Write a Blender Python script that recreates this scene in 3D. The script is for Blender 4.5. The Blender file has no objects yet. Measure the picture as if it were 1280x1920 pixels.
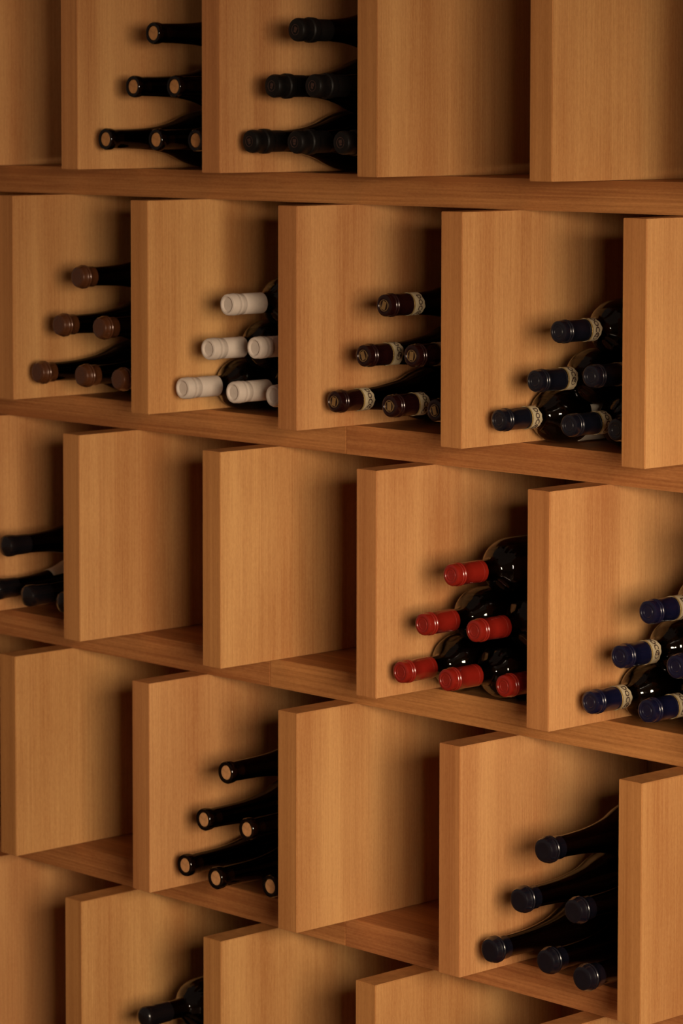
import bpy, bmesh, math, random
from mathutils import Matrix, Vector

# ------------------------------------------------------------------ measures
S, OFF, T, H, HD, P = 0.31615, 0.15722, 0.03886, 0.35187, 0.31, 0.11254
ST = H - HD                      # shelf thickness
D = 0.375                        # depth of the rack
Z0 = 4 * H + ST                  # height of the first row's shelf above the floor
scene = bpy.context.scene
COL = scene.collection

# ------------------------------------------------------------------ camera
yaw, pitch, roll = 0.809111, 0.0740088, 0.0013616
fw = Vector((-math.sin(yaw) * math.cos(pitch), math.cos(yaw) * math.cos(pitch), -math.sin(pitch)))
rt = Vector((math.cos(yaw), math.sin(yaw), 0))
up = rt.cross(fw)
rt2 = rt * math.cos(roll) + up * math.sin(roll)
up2 = rt2.cross(fw)
cd = bpy.data.cameras.new('camera')
cam = bpy.data.objects.new('camera', cd)
COL.objects.link(cam)
R3 = Matrix((rt2, up2, -fw)).transposed()
cam.matrix_world = Matrix.Translation((3.923647, -3.017118, 0.103343 + Z0)) @ R3.to_4x4()
cd.sensor_fit = 'VERTICAL'
cd.sensor_height = 36.0
cd.sensor_width = 24.0
cd.lens = 6066.06 / 1920 * 36
cd.shift_y = (636.86 - 960) / 1920
cd.clip_start = 0.05
cd.dof.use_dof = True
cd.dof.focus_distance = 4.25
cd.dof.aperture_fstop = 9.0
scene.camera = cam

# ------------------------------------------------------------------ world, lights, exposure
w = bpy.data.worlds.new('world'); scene.world = w
w.use_nodes = True
bg = w.node_tree.nodes['Background']
bg.inputs[0].default_value = (1.0, 0.66, 0.49, 1)
bg.inputs[1].default_value = 0.11


# daylight: the sky outside, seen from the rack through the window of an added, unseen wall
WIN = dict(x=4.06, y0=-2.98, y1=-1.47, z0=0.90, z1=1.92)  # opening set to shape how light falls off across the rack
sky = bpy.data.lights.new('daylight_outside_window', 'AREA')
sky.shape = 'RECTANGLE'; sky.size = 6.4; sky.size_y = 3.6
sky.energy = 3900; sky.color = (1.0, 0.795, 0.58)
sky_o = bpy.data.objects.new('daylight_outside_window', sky); COL.objects.link(sky_o)
sky_o.location = (8.55, -7.00, 2.75)
sky_o.rotation_euler = (Vector((0.75, 0, 0.95)) - sky_o.location).to_track_quat('-Z', 'Y').to_euler()

vs = scene.view_settings
vs.view_transform = 'Standard'
vs.look = 'None'
vs.gamma = 1.0
vs.use_curve_mapping = False
vs.exposure = 0.0

# ------------------------------------------------------------------ helpers


def link(name, data, parent=None, loc=None):
    o = bpy.data.objects.new(name, data)
    COL.objects.link(o)
    if parent: o.parent = parent
    if loc is not None: o.location = loc
    return o


def box_mesh(name, x0, x1, y0, y1, z0, z1, mat, bevel=0.0009):
    bm = bmesh.new()
    bmesh.ops.create_cube(bm, size=1)
    for v in bm.verts:
        v.co = Vector(((x0 + x1) / 2 + v.co.x * (x1 - x0), (y0 + y1) / 2 + v.co.y * (y1 - y0), (z0 + z1) / 2 + v.co.z * (z1 - z0)))
    if bevel:
        bmesh.ops.bevel(bm, geom=bm.edges[:], offset=bevel, segments=2, affect='EDGES')
    me = bpy.data.meshes.new(name); bm.to_mesh(me); bm.free()
    me.materials.append(mat)
    return me


def lathe(name, prof, mat, seg=36, smooth=True, fn=None):
    """prof: (radius, y) pairs; y runs from the mouth of the bottle into the rack"""
    vs_, fs = [], []
    rings = []
    for r, y in prof:
        if r < 1e-6:
            rings.append([len(vs_)]); vs_.append((0, y, 0))
        else:
            idx = []
            for k in range(seg):
                a = 2 * math.pi * k / seg
                idx.append(len(vs_)); vs_.append((r * math.cos(a), y, r * math.sin(a)))
            rings.append(idx)
    for A, B in zip(rings, rings[1:]):
        if len(A) == 1 and len(B) == 1: continue
        for k in range(seg):
            k2 = (k + 1) % seg
            if len(A) == 1: fs.append((A[0], B[k2], B[k]))
            elif len(B) == 1: fs.append((A[k], A[k2], B[0]))
            else: fs.append((A[k], A[k2], B[k2], B[k]))
    if fn: vs_ = [fn(v) for v in vs_]
    me = bpy.data.meshes.new(name)
    me.from_pydata(vs_, [], fs)
    bm = bmesh.new(); bm.from_mesh(me)
    bmesh.ops.recalc_face_normals(bm, faces=bm.faces[:])
    bm.to_mesh(me); bm.free()
    if smooth:
        me.polygons.foreach_set('use_smooth', [True] * len(me.polygons))
        me.set_sharp_from_angle(angle=math.radians(38))
    me.materials.append(mat)
    return me


def smooth_profile(pts, n=6):
    """Catmull-Rom through (y, r) pairs, returned as (r, y)"""
    out = []
    for i in range(len(pts) - 1):
        p0 = pts[max(i - 1, 0)]; p1 = pts[i]; p2 = pts[i + 1]; p3 = pts[min(i + 2, len(pts) - 1)]
        for k in range(n):
            t = k / n
            q = [0.5 * (2 * b + (c - a) * t + (2 * a - 5 * b + 4 * c - d) * t * t + (3 * b - a - 3 * c + d) * t ** 3)
                 for a, b, c, d in zip(p0, p1, p2, p3)]
            out.append((q[1], q[0]))
    out.append((pts[-1][1], pts[-1][0]))
    return out

# ------------------------------------------------------------------ materials


def new_mat(name):
    m = bpy.data.materials.new(name); m.use_nodes = True
    nt = m.node_tree
    return m, nt, nt.nodes['Principled BSDF']


def wood(name, light, dark, grain_axis, band=(5, 20), line=330, line_amt=0.5, rough=0.5, vary=0.12):
    """vertical-grain fir: broad soft bands, fine growth lines and pores along grain_axis"""
    m, nt, b = new_mat(name)
    N, L = nt.nodes.new, nt.links.new
    tc = N('ShaderNodeTexCoord'); oi = N('ShaderNodeObjectInfo')
    mul = N('ShaderNodeMath'); mul.operation = 'MULTIPLY'; mul.inputs[1].default_value = 37.0
    L(oi.outputs['Random'], mul.inputs[0])
    cmb = N('ShaderNodeCombineXYZ')
    for k in range(3): L(mul.outputs[0], cmb.inputs[k])
    add = N('ShaderNodeVectorMath'); add.operation = 'ADD'
    L(tc.outputs['Object'], add.inputs[0]); L(cmb.outputs[0], add.inputs[1])

    def noise(across, along, detail, rough_=0.5, dist=0.0):
        mp = N('ShaderNodeMapping')
        sc = [across] * 3; sc['XYZ'.index(grain_axis)] = along
        mp.inputs['Scale'].default_value = sc
        L(add.outputs[0], mp.inputs['Vector'])
        n = N('ShaderNodeTexNoise'); n.inputs['Scale'].default_value = 1.0
        n.inputs['Detail'].default_value = detail; n.inputs['Roughness'].default_value = rough_
        n.inputs['Distortion'].default_value = dist
        L(mp.outputs[0], n.inputs['Vector'])
        return n.outputs['Fac']

    broad = noise(band[1], band[0] * 0.12, 2.0)
    lines = noise(line, 2.5, 2.0, 0.6, 0.3)
    pores = noise(900, 28, 2.0, 0.6)
    cloud = noise(7, 3.0, 2.0)
    fleck = noise(420, 160, 2.0, 0.7)

    def ramp(src, lo, hi, a, c):
        r = N('ShaderNodeMapRange'); r.inputs['From Min'].default_value = lo; r.inputs['From Max'].default_value = hi
        r.inputs['To Min'].default_value = a; r.inputs['To Max'].default_value = c
        L(src, r.inputs['Value']); return r.outputs[0]

    def mth(op, a, c):
        x = N('ShaderNodeMath'); x.operation = op
        for k, s in enumerate((a, c)):
            if isinstance(s, (int, float)): x.inputs[k].default_value = s
            else: L(s, x.inputs[k])
        return x.outputs[0]

    f = mth('ADD', ramp(broad, .33, .67, -.06, .62), ramp(lines, .35, .68, 0, line_amt))
    f = mth('ADD', f, ramp(cloud, .35, .65, -.12, .18))
    f = mth('ADD', f, ramp(pores, .45, .75, 0, .30))
    f = mth('ADD', f, ramp(fleck, .35, .70, -.10, .16))
    mix = N('ShaderNodeMix'); mix.data_type = 'RGBA'
    L(f, mix.inputs['Factor']); mix.clamp_factor = True
    mix.inputs['A'].default_value = (*light, 1); mix.inputs['B'].default_value = (*dark, 1)
    hsv = N('ShaderNodeHueSaturation')
    L(mix.outputs['Result'], hsv.inputs['Color'])
    r2 = N('ShaderNodeMath'); r2.operation = 'MULTIPLY_ADD'
    L(oi.outputs['Random'], r2.inputs[0]); r2.inputs[1].default_value = vary; r2.inputs[2].default_value = 1 - vary / 2
    L(r2.outputs[0], hsv.inputs['Value'])
    wn = N('ShaderNodeTexWhiteNoise'); wn.noise_dimensions = '1D'; L(mul.outputs[0], wn.inputs['W'])
    r3 = N('ShaderNodeMath'); r3.operation = 'MULTIPLY_ADD'
    L(wn.outputs['Value'], r3.inputs[0]); r3.inputs[1].default_value = 0.007; r3.inputs[2].default_value = 0.4965
    L(r3.outputs[0], hsv.inputs['Hue'])
    L(hsv.outputs[0], b.inputs['Base Color'])
    b.inputs['Roughness'].default_value = rough
    b.inputs['Specular IOR Level'].default_value = 0.25
    bp = N('ShaderNodeBump'); bp.inputs['Strength'].default_value = 0.12; bp.inputs['Distance'].default_value = 0.0006
    L(lines, bp.inputs['Height']); L(bp.outputs[0], b.inputs['Normal'])
    return m


def plain(name, col, rough=0.4, metallic=0.0, spec=0.5, noise_amt=0.0, coat=0.0):
    m, nt, b = new_mat(name)
    b.inputs['Roughness'].default_value = rough
    b.inputs['Metallic'].default_value = metallic
    b.inputs['Specular IOR Level'].default_value = spec
    b.inputs['Coat Weight'].default_value = coat
    b.inputs['Coat Roughness'].default_value = 0.16
    N, L = nt.nodes.new, nt.links.new
    tc = N('ShaderNodeTexCoord'); n = N('ShaderNodeTexNoise')
    n.inputs['Scale'].default_value = 160; n.inputs['Detail'].default_value = 3
    L(tc.outputs['Object'], n.inputs['Vector'])
    mr = N('ShaderNodeMapRange'); mr.inputs['From Min'].default_value = .3; mr.inputs['From Max'].default_value = .7
    mr.inputs['To Min'].default_value = 1 - noise_amt; mr.inputs['To Max'].default_value = 1 + noise_amt
    L(n.outputs['Fac'], mr.inputs['Value'])
    mx = N('ShaderNodeVectorMath'); mx.operation = 'SCALE'
    mx.inputs[0].default_value = col; L(mr.outputs[0], mx.inputs['Scale'])
    L(mx.outputs[0], b.inputs['Base Color'])
    return m


def glass(name, tint):
    """wall of a dark bottle: tinted see-through glass with a sharp fresnel reflection"""
    m = bpy.data.materials.new(name); m.use_nodes = True
    nt = m.node_tree; nt.nodes.clear()
    N, L = nt.nodes.new, nt.links.new
    o = N('ShaderNodeOutputMaterial'); mix = N('ShaderNodeMixShader')
    tr = N('ShaderNodeBsdfTransparent'); tr.inputs[0].default_value = (*tint, 1)
    gl = N('ShaderNodeBsdfGlossy'); gl.inputs['Roughness'].default_value = 0.04
    gl.inputs[0].default_value = (1, 1, 1, 1)
    fr = N('ShaderNodeFresnel'); fr.inputs[0].default_value = 1.5
    L(fr.outputs[0], mix.inputs[0]); L(tr.outputs[0], mix.inputs[1]); L(gl.outputs[0], mix.inputs[2])
    L(mix.outputs[0], o.inputs[0])
    return m


M = {}
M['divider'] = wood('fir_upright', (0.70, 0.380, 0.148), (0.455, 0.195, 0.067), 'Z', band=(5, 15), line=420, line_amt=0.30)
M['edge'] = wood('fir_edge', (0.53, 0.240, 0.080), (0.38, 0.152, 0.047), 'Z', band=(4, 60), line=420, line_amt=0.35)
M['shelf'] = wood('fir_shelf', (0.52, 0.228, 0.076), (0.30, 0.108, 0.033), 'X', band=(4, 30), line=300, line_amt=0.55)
M['back'] = wood('fir_back', (0.42, 0.22, 0.09), (0.28, 0.13, 0.05), 'Z')
M['floor'] = wood('floor_boards', (0.30, 0.17, 0.08), (0.18, 0.09, 0.04), 'X')
M['plaster'] = plain('plaster', (0.45, 0.38, 0.30), 0.9, noise_amt=0.05)
M['glass'] = glass('bottle_glass', (0.42, 0.34, 0.24))
M['glass_dark'] = glass('bottle_glass_dark', (0.09, 0.065, 0.045))
M['wine'] = plain('wine', (0.006, 0.0025, 0.003), 0.5, spec=0.1)
M['wine_red'] = plain('wine_red', (0.011, 0.003, 0.003), 0.5, spec=0.1)
M['cork'] = plain('cork', (0.50, 0.25, 0.105), 0.85, spec=0.1, noise_amt=0.18)
M['cork_dark'] = plain('cork_dark', (0.40, 0.19, 0.07), 0.85, spec=0.1, noise_amt=0.18)
M['cap_white'] = plain('cap_white', (0.62, 0.535, 0.46), 0.5, spec=0.3, noise_amt=0.03)
M['cap_red'] = plain('cap_red', (0.215, 0.011, 0.006), 0.27, spec=0.5, noise_amt=0.05, coat=0.5)
M['cap_brown'] = plain('cap_brown', (0.088, 0.029, 0.010), 0.27, metallic=0.2, spec=0.5, noise_amt=0.06, coat=0.5)
M['cap_black'] = plain('cap_black', (0.006, 0.005, 0.0045), 0.45, spec=0.25, noise_amt=0.2)
M['cap_wax'] = plain('cap_wax', (0.006, 0.005, 0.006), 0.22, spec=0.5)
M['cap_maroon'] = plain('cap_maroon', (0.016, 0.003, 0.003), 0.26, metallic=0.3, spec=0.5, noise_amt=0.08, coat=0.5)
M['cap_navy'] = plain('cap_navy', (0.0045, 0.005, 0.010), 0.3, spec=0.45, noise_amt=0.06, coat=0.5)
M['cap_blue'] = plain('cap_blue', (0.0045, 0.0052, 0.022), 0.27, spec=0.45, noise_amt=0.06, coat=0.5)
M['cap_slate'] = plain('cap_slate', (0.0045, 0.0045, 0.009), 0.25, spec=0.5, noise_amt=0.05, coat=0.5)
M['paper'] = plain('band_paper', (0.50, 0.42, 0.27), 0.7, spec=0.2, noise_amt=0.12)
M['label'] = plain('label_paper', (0.62, 0.54, 0.44), 0.7, spec=0.2, noise_amt=0.05)
M['ink'] = plain('ink', (0.06, 0.03, 0.02), 0.7)
M['gold'] = plain('stamp_gold', (0.30, 0.18, 0.07), 0.42, metallic=0.5, noise_amt=0.15)
M['gold_edge'] = plain('gilt_edge', (0.36, 0.24, 0.08), 0.45, metallic=0.4)
M['emblem_dark'] = plain('stamp_dark', (0.05, 0.022, 0.015), 0.45, noise_amt=0.2)

# ------------------------------------------------------------------ the setting
fl = link('floor', box_mesh('floor', -3.0, 4.45, -6.0, 0.42, -0.05, 0.0, M['floor'], 0)); fl['kind'] = 'structure'
wl = link('wall_back', box_mesh('wall_back', -3.0, 4.45, D + 0.02, D + 0.12, 0.0, 3.2, M['plaster'], 0)); wl['kind'] = 'structure'
bm = bmesh.new()
for y0, y1, z0, z1 in ((-6.0, WIN['y0'], 0, 3.2), (WIN['y1'], D + 0.02, 0, 3.2), (WIN['y0'], WIN['y1'], 0, WIN['z0']), (WIN['y0'], WIN['y1'], WIN['z1'], 3.2)):
    r_ = bmesh.ops.create_cube(bm, size=1)
    for v in r_['verts']:
        v.co = Vector((WIN['x'] + 0.075 + v.co.x * 0.15, (y0 + y1) / 2 + v.co.y * (y1 - y0), (z0 + z1) / 2 + v.co.z * (z1 - z0)))
me = bpy.data.meshes.new('added_wall_right'); bm.to_mesh(me); bm.free(); me.materials.append(M['plaster'])
wr = link('added_wall_right', me); wr['kind'] = 'structure'  # unseen wall, added so the head of its opening dims the upper rows
bm = bmesh.new()
fw_ = 0.05
for y0, y1, z0, z1 in ((WIN['y0'], WIN['y0'] + fw_, WIN['z0'], WIN['z1']), (WIN['y1'] - fw_, WIN['y1'], WIN['z0'], WIN['z1']),
                       (WIN['y0'] + fw_, WIN['y1'] - fw_, WIN['z0'], WIN['z0'] + fw_), (WIN['y0'] + fw_, WIN['y1'] - fw_, WIN['z1'] - fw_, WIN['z1'])):
    r_ = bmesh.ops.create_cube(bm, size=1)
    for v in r_['verts']:
        v.co = Vector((WIN['x'] + 0.09 + v.co.x * 0.06, (y0 + y1) / 2 + v.co.y * (y1 - y0), (z0 + z1) / 2 + v.co.z * (z1 - z0)))
me = bpy.data.meshes.new('window_1'); bm.to_mesh(me); bm.free(); me.materials.append(M['edge'])
wi = link('window_1', me); wi['kind'] = 'structure'  # unseen frame lining the opening of the added wall

# ------------------------------------------------------------------ the rack
XL, XR = -0.75, 2.62
rack = link('wine_rack', None, loc=(0, 0, 0))
rack['label'] = 'tall fir wine rack with staggered upright dividers standing proud of its long shelves'
rack['category'] = 'wine rack'

div_me = box_mesh('divider', 0, T, 0, D, 0, HD - 0.0006, M['divider'], 0.0008)
div_me.materials.append(M['edge'])     # side faces paler, all other faces darker and redder
for p_ in div_me.polygons: p_.material_index = 0 if abs(p_.normal.x) > 0.9 else 1
for row in range(0, 6):
    for i in range(-1, 8):
        x = (i - 1) * S + (OFF if row % 2 else 0)
        if x < XL or x + T > XR: continue
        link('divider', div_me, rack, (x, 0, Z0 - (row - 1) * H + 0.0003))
# shelf boards: each shelf is made of boards butted together over the middle of a divider
joints = {-1: 1.12, 0: 0.97, 1: 1.758, 2: 2 * S + T / 2, 3: S + OFF + T / 2, 4: 2 * S + T / 2, 5: 0.81}
for row in range(-1, 6):
    j = joints[row]; zt = Z0 - (row - 1) * H
    for a, c in ((XL, j - 0.0003), (j + 0.0003, XR)):
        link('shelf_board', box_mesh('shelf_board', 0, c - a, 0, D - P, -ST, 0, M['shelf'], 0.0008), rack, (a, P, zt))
link('back_panel', box_mesh('back_panel', XL, XR, D + 0.0005, D + 0.0185, 0.0, Z0 + 2 * H, M['back'], 0.0005), rack)

# ------------------------------------------------------------------ bottles
BURG, BORD = 'burgundy', 'bordeaux'


def glass_profile(shape, R, rn, lip, inset=0.0):
    if shape == BURG:
        pts = [(0.0155, rn * 0.99), (0.050, rn * 1.02), (0.080, rn * 1.13), (0.105, rn * 1.36), (0.130, R * 0.58), (0.155, R * 0.79),
               (0.178, R * 0.93), (0.200, R * 0.99), (0.222, R)]
        L_ = 0.297
    else:
        pts = [(0.0155, rn * 0.985), (0.055, rn * 0.99), (0.071, rn * 1.01), (0.0785, rn * 1.16), (0.0845, R * 0.58), (0.0905, R * 0.745),
               (0.0985, R * 0.875), (0.108, R * 0.955), (0.119, R * 0.99), (0.132, R)]
        L_ = 0.300
    body = smooth_profile(pts, 5)
    head = [(rn * 0.70, 0.020), (rn * 0.70, 0.0015), (rn * 0.78, 0.0002), (lip * 0.93, 0.0), (lip, 0.0016), (lip, 0.0085), (lip * 0.97, 0.0105)]
    head = [(r, y + inset) for r, y in head]
    tail = [(R, L_ - 0.008), (R * 0.985, L_ - 0.003), (R * 0.93, L_), (R * 0.75, L_), (R * 0.45, L_ - 0.018), (0, L_ - 0.024)]
    return head + body + tail, body, L_


def wine_mesh(body, R, L_, level, mat):
    pr = [(0, 0.030)] + [(max(r - 0.0018, 0.004), y) for r, y in body if y > 0.030] + [(R - 0.0018, L_ - 0.03), (R * 0.8, L_ - 0.026), (0, L_ - 0.026)]
    zl = R * level
    return lathe('wine', pr, mat, seg=32, fn=lambda v: (v[0], v[1], min(v[2], zl)))


def band_text(txt, r, y0, size, ang, mat):
    """lettering wrapped round a neck band"""
    cu = bpy.data.curves.new('lettering', 'FONT')
    cu.body = txt; cu.size = size; cu.align_x = 'CENTER'; cu.resolution_u = 2; cu.offset = 0.00035
    o = bpy.data.objects.new('tmp', cu); COL.objects.link(o)
    bpy.context.view_layer.update()
    me = bpy.data.meshes.new_from_object(o.evaluated_get(bpy.context.evaluated_depsgraph_get()))
    bpy.data.objects.remove(o)
    for v in me.vertices:
        a = ang - v.co.x / r
        v.co = (r * math.cos(a), y0 - v.co.y, r * math.sin(a))
    me.materials.clear(); me.materials.append(mat)
    return me


def stamp_mesh(kind, r, mat):
    """flat emblem pressed into the end of a capsule, just proud of it"""
    bm = bmesh.new()

    def ringf(r0, r1, y, n=28):
        a = [bm.verts.new((r0 * math.cos(2 * math.pi * k / n), y, r0 * math.sin(2 * math.pi * k / n))) for k in range(n)]
        b = [bm.verts.new((r1 * math.cos(2 * math.pi * k / n), y, r1 * math.sin(2 * math.pi * k / n))) for k in range(n)]
        for k in range(n): bm.faces.new((a[k], a[(k + 1) % n], b[(k + 1) % n], b[k]))

    def rect(x0, x1, z0, z1, y):
        bm.faces.new([bm.verts.new(c) for c in ((x0, y, z0), (x1, y, z0), (x1, y, z1), (x0, y, z1))])
    if kind == 'plate':
        rect(-r * .34, r * .34, -r * .62, r * .62, -0.0004)
        ringf(r * .80, r * .86, -0.0002)
    elif kind == 'crest':
        ringf(r * .74, r * .82, -0.0002)
        rect(-r * .30, r * .30, -r * .05, r * .42, -0.0003); rect(-r * .20, r * .20, -r * .40, -r * .12, -0.0003)
    else:
        ringf(r * .66, r * .74, -0.0002); ringf(r * .30, r * .36, -0.0002)
    r_ = bmesh.ops.extrude_face_region(bm, geom=bm.faces[:])
    for v in r_['geom']:
        if isinstance(v, bmesh.types.BMVert): v.co.y += 0.0009
    bmesh.ops.recalc_face_normals(bm, faces=bm.faces[:])
    me = bpy.data.meshes.new('stamp'); bm.to_mesh(me); bm.free(); me.materials.append(mat)
    return me


def cap_profile(kind, rn, ln, lip):
    """outer skin of a capsule from the centre of its end disc back to its open edge"""
    if kind == 'white':
        return [(0, .0024), (rn * .62, .0022), (rn * .70, .0008), (rn * .80, 0), (lip * .93, .0006), (lip, .0030), (lip * 1.0, .0090),
                (lip * 1.03, .0102), (lip * 1.03, .0128), (lip * .99, .0142), (lip * .985, .0165), (lip * 1.005, .0178), (lip * 1.0, .0196), (rn * 1.0, .0215),
                (rn * 1.0, .0262), (rn * .982, .0266), (rn * .982, .0271), (rn * 1.0, .0275), (rn * 1.012, ln * .8), (rn * 1.015, ln), (rn * .95, ln)]
    if kind == 'wax':
        return [(0, -.0012), (rn * .35, -.0009), (rn * .68, .0004), (lip * .88, .0028), (lip * .98, .0065), (lip, .0105), (lip * .985, .016), (lip * .93, .021),
                (rn * 1.05, .026), (rn * 1.035, ln * .8), (rn * 1.02, ln), (rn * .95, ln)]
    if kind == 'black':
        return [(0, .0004), (rn * .45, .0004), (rn * .5, -.0002), (rn * .72, 0), (lip * .90, .0010), (lip * .985, .0035), (lip, .0060), (lip * .985, .0125), (lip * .955, .0135),
                (lip * .97, .0220), (lip * 1.07, .0235), (lip * 1.09, .0265), (lip * 1.06, .0345), (lip * .99, .0362), (rn * 1.03, .0365), (rn * 1.02, ln), (rn * .95, ln)]
    if kind == 'short':
        return [(0, .0005), (rn * .60, .0004), (rn * .78, .0002), (lip * .86, .0012), (lip * .95, .0040), (lip * .985, .0082), (lip * 1.03, .0090), (lip * 1.05, .0100), (lip * 1.03, .0110), (lip * .965, .0114),
                (lip * .965, .0130), (lip * 1.01, .0137), (lip * 1.03, .0147), (lip * 1.0, .0158), (lip * .93, .0190), (rn * 1.05, .0215), (rn * 1.045, ln), (rn * .95, ln)]
    return [(0, .0011), (rn * .40, .0011), (rn * .44, .0006), (rn * .50, .0006), (rn * .54, .0011), (rn * .66, .0010), (rn * .70, .0001), (rn * .82, 0), (lip * .93, .0009), (lip * .985, .0030),
            (lip * .985, .0092), (lip * 1.022, .0098), (lip * 1.042, .0106), (lip * 1.022, .0114), (lip * .975, .0121),
            (lip * .97, .0136), (lip * 1.018, .0144), (lip * 1.038, .0152), (lip * 1.018, .0160), (rn * 1.005, .0168), (rn * .998, .030), (rn * 1.01, ln * .86), (rn * .985, ln * .865), (rn * .985, ln * .878), (rn * 1.01, ln * .883), (rn * 1.012, ln), (rn * .95, ln)]


def bottle_kit(shape, R, rn, lip, cap=None, cap_len=0.0, cap_mat=None, cork=None, band=None, text=None, stamp=None, stamp_mat=None,
               level=0.55, glass_mat='glass', wine='wine', label=None, label_arc=(-70, 35)):
    gp, body, L_ = glass_profile(shape, R, rn * 0.965, lip * 0.94 if cap else lip, 0.0042 if cap else 0.0)
    parts = [('glass', lathe('glass', gp, M[glass_mat], seg=44), None, False),
             ('wine', wine_mesh(body, R, L_, level, M[wine]), None, False)]
    if cork:
        rc = rn * 0.685
        parts.append(('cork', lathe('cork', [(0, .0009), (rc * .55, .0007), (rc * .95, .0009), (rc, .0016), (rc, .029), (0, .029)], M[cork], seg=24), None, False))
    if cap:
        parts.append(('capsule', lathe('capsule', cap_profile(cap, rn, cap_len, lip), M[cap_mat], seg=40), None, True))
        if stamp:
            parts.append(('stamp', stamp_mesh(stamp, rn * .62 if stamp != 'rings' else rn * .95, M[stamp_mat]), 'capsule', False))
    if band:
        y0, y1 = band; rb = rn * 1.012 + 0.0005

        def torn(v):
            a = math.atan2(v[2], v[0])
            e = 0.0012 * math.sin(3 * a + 1) + 0.0006 * math.sin(11 * a)
            return (v[0], v[1] + (e if v[1] > (y0 + y1) / 2 else 0), v[2])
        rr = [(rb - .0006, y0), (rb, y0), (rb, (y0 + y1) / 2 - .0001), (rb, y1), (rb - .0006, y1)]
        parts.append(('neck_band', lathe('neck_band', rr, M['paper'], seg=40, fn=torn), None, True))
        parts.append(('gilt_edge', lathe('gilt_edge', [(rb + .0002, y0 - .0012), (rb + .0004, y0 - .0010), (rb + .0004, y0 + .0010), (rb + .0002, y0 + .0012)], M['gold_edge'], seg=40), 'neck_band', False))
        if text:
            parts.append(('lettering', band_text(text, rb + .0004, y1 - .004, 0.0105, math.radians(20), M['ink']), 'neck_band', False))
            # small round seal under the lettering
            bm = bmesh.new()
            pts = []
            n = 18
            for rad in (.0044, .0034):
                pts.append([bm.verts.new(((rb + .0004) * math.cos(-.62 + rad * math.cos(2 * math.pi * k / n) / rb), (y0 + y1) / 2 + rad * math.sin(2 * math.pi * k / n),
                                          (rb + .0004) * math.sin(-.62 + rad * math.cos(2 * math.pi * k / n) / rb))) for k in range(n)])
            for k in range(n): bm.faces.new((pts[0][k], pts[0][(k + 1) % n], pts[1][(k + 1) % n], pts[1][k]))
            me = bpy.data.meshes.new('seal'); bm.to_mesh(me); bm.free(); me.materials.append(M['ink'])
            parts.append(('seal', me, 'neck_band', False))
    if label:
        y0, y1 = label; n = 30
        vv, ff = [], []
        rows = [y0 + (y1 - y0) * t / 8 for t in range(9)]

        def r_at(y):
            for (ra, ya), (rb_, yb) in zip(body, body[1:]):
                if ya <= y <= yb: return ra + (rb_ - ra) * (y - ya) / max(yb - ya, 1e-6)
            return R
        ring_ = [(r_at(y) + .0003, y) for y in rows] + [(r_at(y) - .0005, y) for y in reversed(rows)]
        m_ = len(ring_)
        for k in range(n + 1):
            a = math.radians(label_arc[0] + (label_arc[1] - label_arc[0]) * k / n)
            for rl, y in ring_: vv.append((rl * math.cos(a), y, rl * math.sin(a)))
        for k in range(n):
            for q_ in range(m_): ff.append((m_ * k + q_, m_ * k + (q_ + 1) % m_, m_ * (k + 1) + (q_ + 1) % m_, m_ * (k + 1) + q_))
        ff += [tuple(range(m_))[::-1], tuple(range(m_ * n, m_ * (n + 1)))]
        me = bpy.data.meshes.new('paper_label'); me.from_pydata(vv, [], ff); me.materials.append(M['label'])
        parts.append(('paper_label', me, None, False))
    return parts


def put_bottle(parts, pos, label, group, rollv=0.0):
    root = link('wine_bottle', None, loc=pos)
    root['label'] = label; root['category'] = 'wine bottle'; root['group'] = group
    made = {}
    for name, me, par, spin in parts:
        o = link(name, me, made[par] if par else root)
        if spin: o.rotation_euler = (0, rollv, 0)
        made[name] = o
    return root


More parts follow.
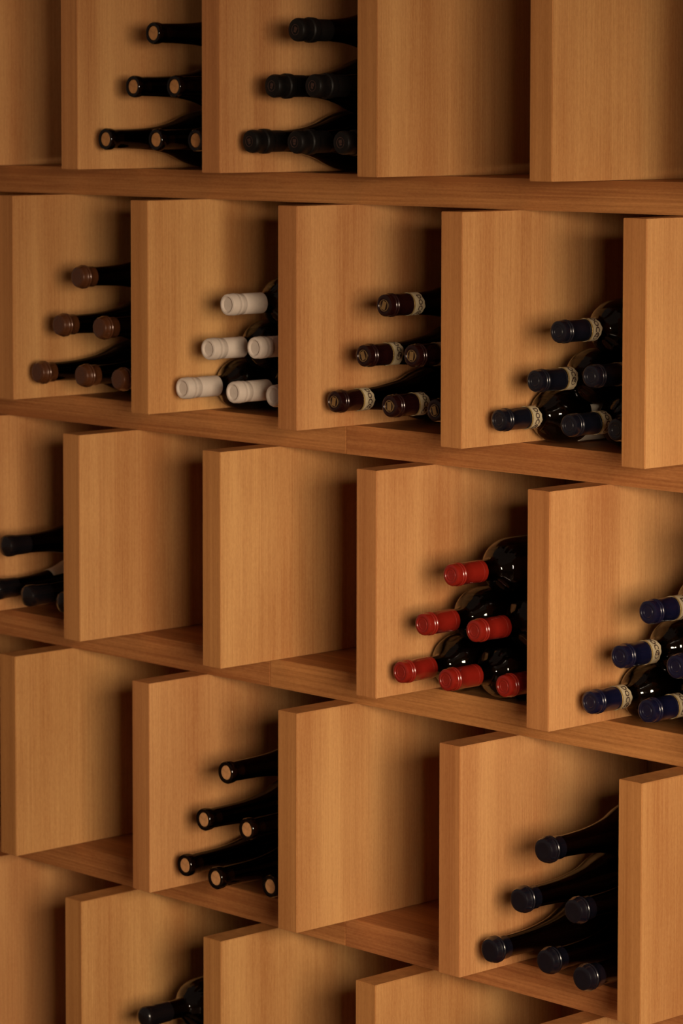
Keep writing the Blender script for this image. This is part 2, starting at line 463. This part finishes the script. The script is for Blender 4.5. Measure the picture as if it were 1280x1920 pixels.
# mouth of every bottle: x, y from the rack's front, z from the first row's shelf; order: top, two in the middle, three on the shelf
POS = {
    'A': [(0.333, 0.0288, 0.1988), (0.2873, 0.029, 0.1218), (0.3788, 0.0293, 0.1218), (0.2415, 0.0145, 0.0448), (0.333, 0.0336, 0.0448), (0.4246, 0.0296, 0.0448)],
    'B': [(0.6491, 0.0171, 0.1989), (0.6033, 0.0148, 0.1219), (0.6948, 0.0063, 0.1218), (0.5576, 0.0141, 0.0448), (0.6491, 0.0153, 0.0448), (0.7406, 0.0157, 0.0448)],
    'C': [(0.1704, 0.0176, -0.161), (0.1264, 0.0168, -0.2349), (0.2143, 0.023, -0.235), (0.0825, 0.0106, -0.3089), (0.1704, 0.0237, -0.3089), (0.2583, 0.022, -0.3089)],
    'D': [(0.4834, 0.0382, -0.1884), (0.4432, 0.037, -0.2541), (0.5325, 0.0457, -0.2477), (0.3941, 0.031, -0.3134), (0.4924, 0.0411, -0.3134), (0.5727, 0.0448, -0.3134)],
    'E': [(0.8049, 0.0359, -0.1742), (0.7627, 0.0377, -0.245), (0.8547, 0.0391, -0.2399), (0.713, 0.0302, -0.3107), (0.8125, 0.039, -0.3107), (0.8969, 0.0409, -0.3107)],
    'F': [(1.1196, 0.0399, -0.1936), (1.0804, 0.0385, -0.2594), (1.1738, 0.0425, -0.2478), (1.0262, 0.0283, -0.3136), (1.1345, 0.0449, -0.3136), (1.2131, 0.0467, -0.3136)],
    'G': [None, (-0.0325, 0.0340, -0.5868), None, (-0.0765, 0.045, -0.6607), (0.0115, 0.0412, -0.6607), (0.0995, 0.0412, -0.6607)],
    'H': [(0.9523, 0.0165, -0.524), (0.9108, 0.0054, -0.5936), (0.9937, 0.0179, -0.5937), (0.8695, 0.0049, -0.6632), (0.9522, 0.0079, -0.6632), (1.0352, 0.0311, -0.6632)],
    'I': [(1.2742, 0.0407, -0.5387), (1.228, 0.0404, -0.601), (1.3182, 0.0433, -0.6026), (1.1839, 0.0344, -0.6649), (1.272, 0.0427, -0.6649), (1.3644, 0.045, -0.6649)],
    'J': [(0.4889, 0.0293, -0.8612), (0.4441, 0.026, -0.9365), (0.5337, 0.0291, -0.9365), (0.3994, 0.0286, -1.0118), (0.4889, 0.0093, -1.0118), (0.5785, 0.0333, -1.0118)],
    'K': [(1.1182, 0.0189, -0.8657), (1.0745, 0.0199, -0.9393), (1.162, 0.0289, -0.9392), (1.0307, 0.0107, -1.0128), (1.1182, 0.0242, -1.0128), (1.2058, -0.0021, -1.0128)],
    'L': [(0.3291, 0.0059, -1.2484), (0.2896, 0.045, -1.3145), (0.3836, 0.045, -1.3029), (0.2352, 0.045, -1.369), (0.3441, 0.045, -1.369), (0.4231, 0.045, -1.369)],
}
KITS = {
    'A': (dict(shape=BURG, R=.0448, rn=.0150, lip=.0160, cork='cork_dark', glass_mat='glass_dark', level=0.9),
          'bare-corked dark bottle, {}, in the topmost row', 'bare-corked bottles in the topmost row'),
    'B': (dict(shape=BURG, R=.0448, rn=.0150, lip=.0163, cap='black', cap_len=.060, cap_mat='cap_black', stamp='crest', stamp_mat='emblem_dark', glass_mat='glass_dark', level=0.9),
          'black-sealed dark bottle, {}, in the topmost row', 'black-sealed bottles in the topmost row'),
    'C': (dict(shape=BURG, R=.0430, rn=.0148, lip=.0170, cap='short', cap_len=.029, cap_mat='cap_brown', glass_mat='glass_dark', level=0.85),
          'bottle with short copper-brown capsule, {} of its stack', 'brown-capped bottles at the left edge'),
    'D': (dict(shape=BORD, R=.0385, rn=.0150, lip=.0156, cap='white', cap_len=.065, cap_mat='cap_white', level=0.62),
          'bottle with matte white capsule, {} of its stack', 'white-capped bottles'),
    'E': (dict(shape=BURG, R=.0412, rn=.0151, lip=.0155, cap='tin', cap_len=.048, cap_mat='cap_maroon', band=(.044, .0625), text='DOCG', stamp='plate', stamp_mat='gold', level=0.85, glass_mat='glass_dark'),
          'bottle with maroon capsule and cream neck band, {}', 'maroon-capped bottles with printed neck bands'),
    'F': (dict(shape=BORD, R=.0383, rn=.0144, lip=.0147, cap='tin', cap_len=.054, cap_mat='cap_navy', band=(.0505, .0675), text='DOCG', level=0.62),
          'bottle with blackish navy capsule and cream neck band, {}', 'blackish navy-capped bottles in the second row'),
    'G': (dict(shape=BURG, R=.0430, rn=.0150, lip=.0172, cap='wax', cap_len=.045, cap_mat='cap_wax', glass_mat='glass_dark', level=0.85),
          'glossy black-sealed bottle at the left picture edge, {}', 'black wax-sealed bottles at the left edge'),
    'H': (dict(shape=BORD, R=.0405, rn=.0148, lip=.0151, cap='tin', cap_len=.057, cap_mat='cap_red', level=0.58),
          'dark bottle with bright red capsule, {} of its stack', 'red-capped bottles'),
    'I': (dict(shape=BORD, R=.0388, rn=.0150, lip=.0153, cap='tin', cap_len=.050, cap_mat='cap_blue', band=(.0465, .0635), text='DOCG', level=0.58),
          'bottle at right edge with deep blue capsule and cream band, {}', 'blue-capped bottles at the right edge'),
    'J': (dict(shape=BURG, R=.0438, rn=.0151, lip=.0163, cork='cork', glass_mat='glass_dark', level=0.85),
          'bare-corked bottle in the lower compartment, {} of its stack', 'bare-corked bottles in the fourth row'),
    'K': (dict(shape=BURG, R=.0428, rn=.0148, lip=.0172, cap='short', cap_len=.030, cap_mat='cap_slate', wine='wine_red', level=0.72),
          'bottle with short blue-black capsule at lower right, {}', 'blue-black capped bottles at lower right'),
    'L': (dict(shape=BORD, R=.0385, rn=.0146, lip=.0158, cap='wax', cap_len=.050, cap_mat='cap_wax', level=0.62),
          'black-capped bottle in the bottom row, {} of its stack', 'black-capped bottles in the bottom row'),
}
PLACE = ['topmost', 'left in middle tier', 'right in middle tier', 'bottom left', 'bottom middle', 'bottom right']
rng = random.Random(4)
for key, (spec, lab, grp) in KITS.items():
    kit = bottle_kit(**spec)
    kit_lab = bottle_kit(**{**spec, 'label': (.140, .25) if key == 'F' else (.110, .180), 'label_arc': (-70, 35) if key == 'F' else (40, 150)}) if key in 'FG' else kit
    for n, pos in enumerate(POS[key]):
        if pos is None: continue
        place = PLACE[n]
        if key == 'G' and n == 1: place = 'alone on top of three'
        put_bottle(kit_lab if n == 3 else kit, (pos[0], pos[1], pos[2] + Z0 + 0.0004), lab.format(place), grp, rng.uniform(-0.5, 0.5))
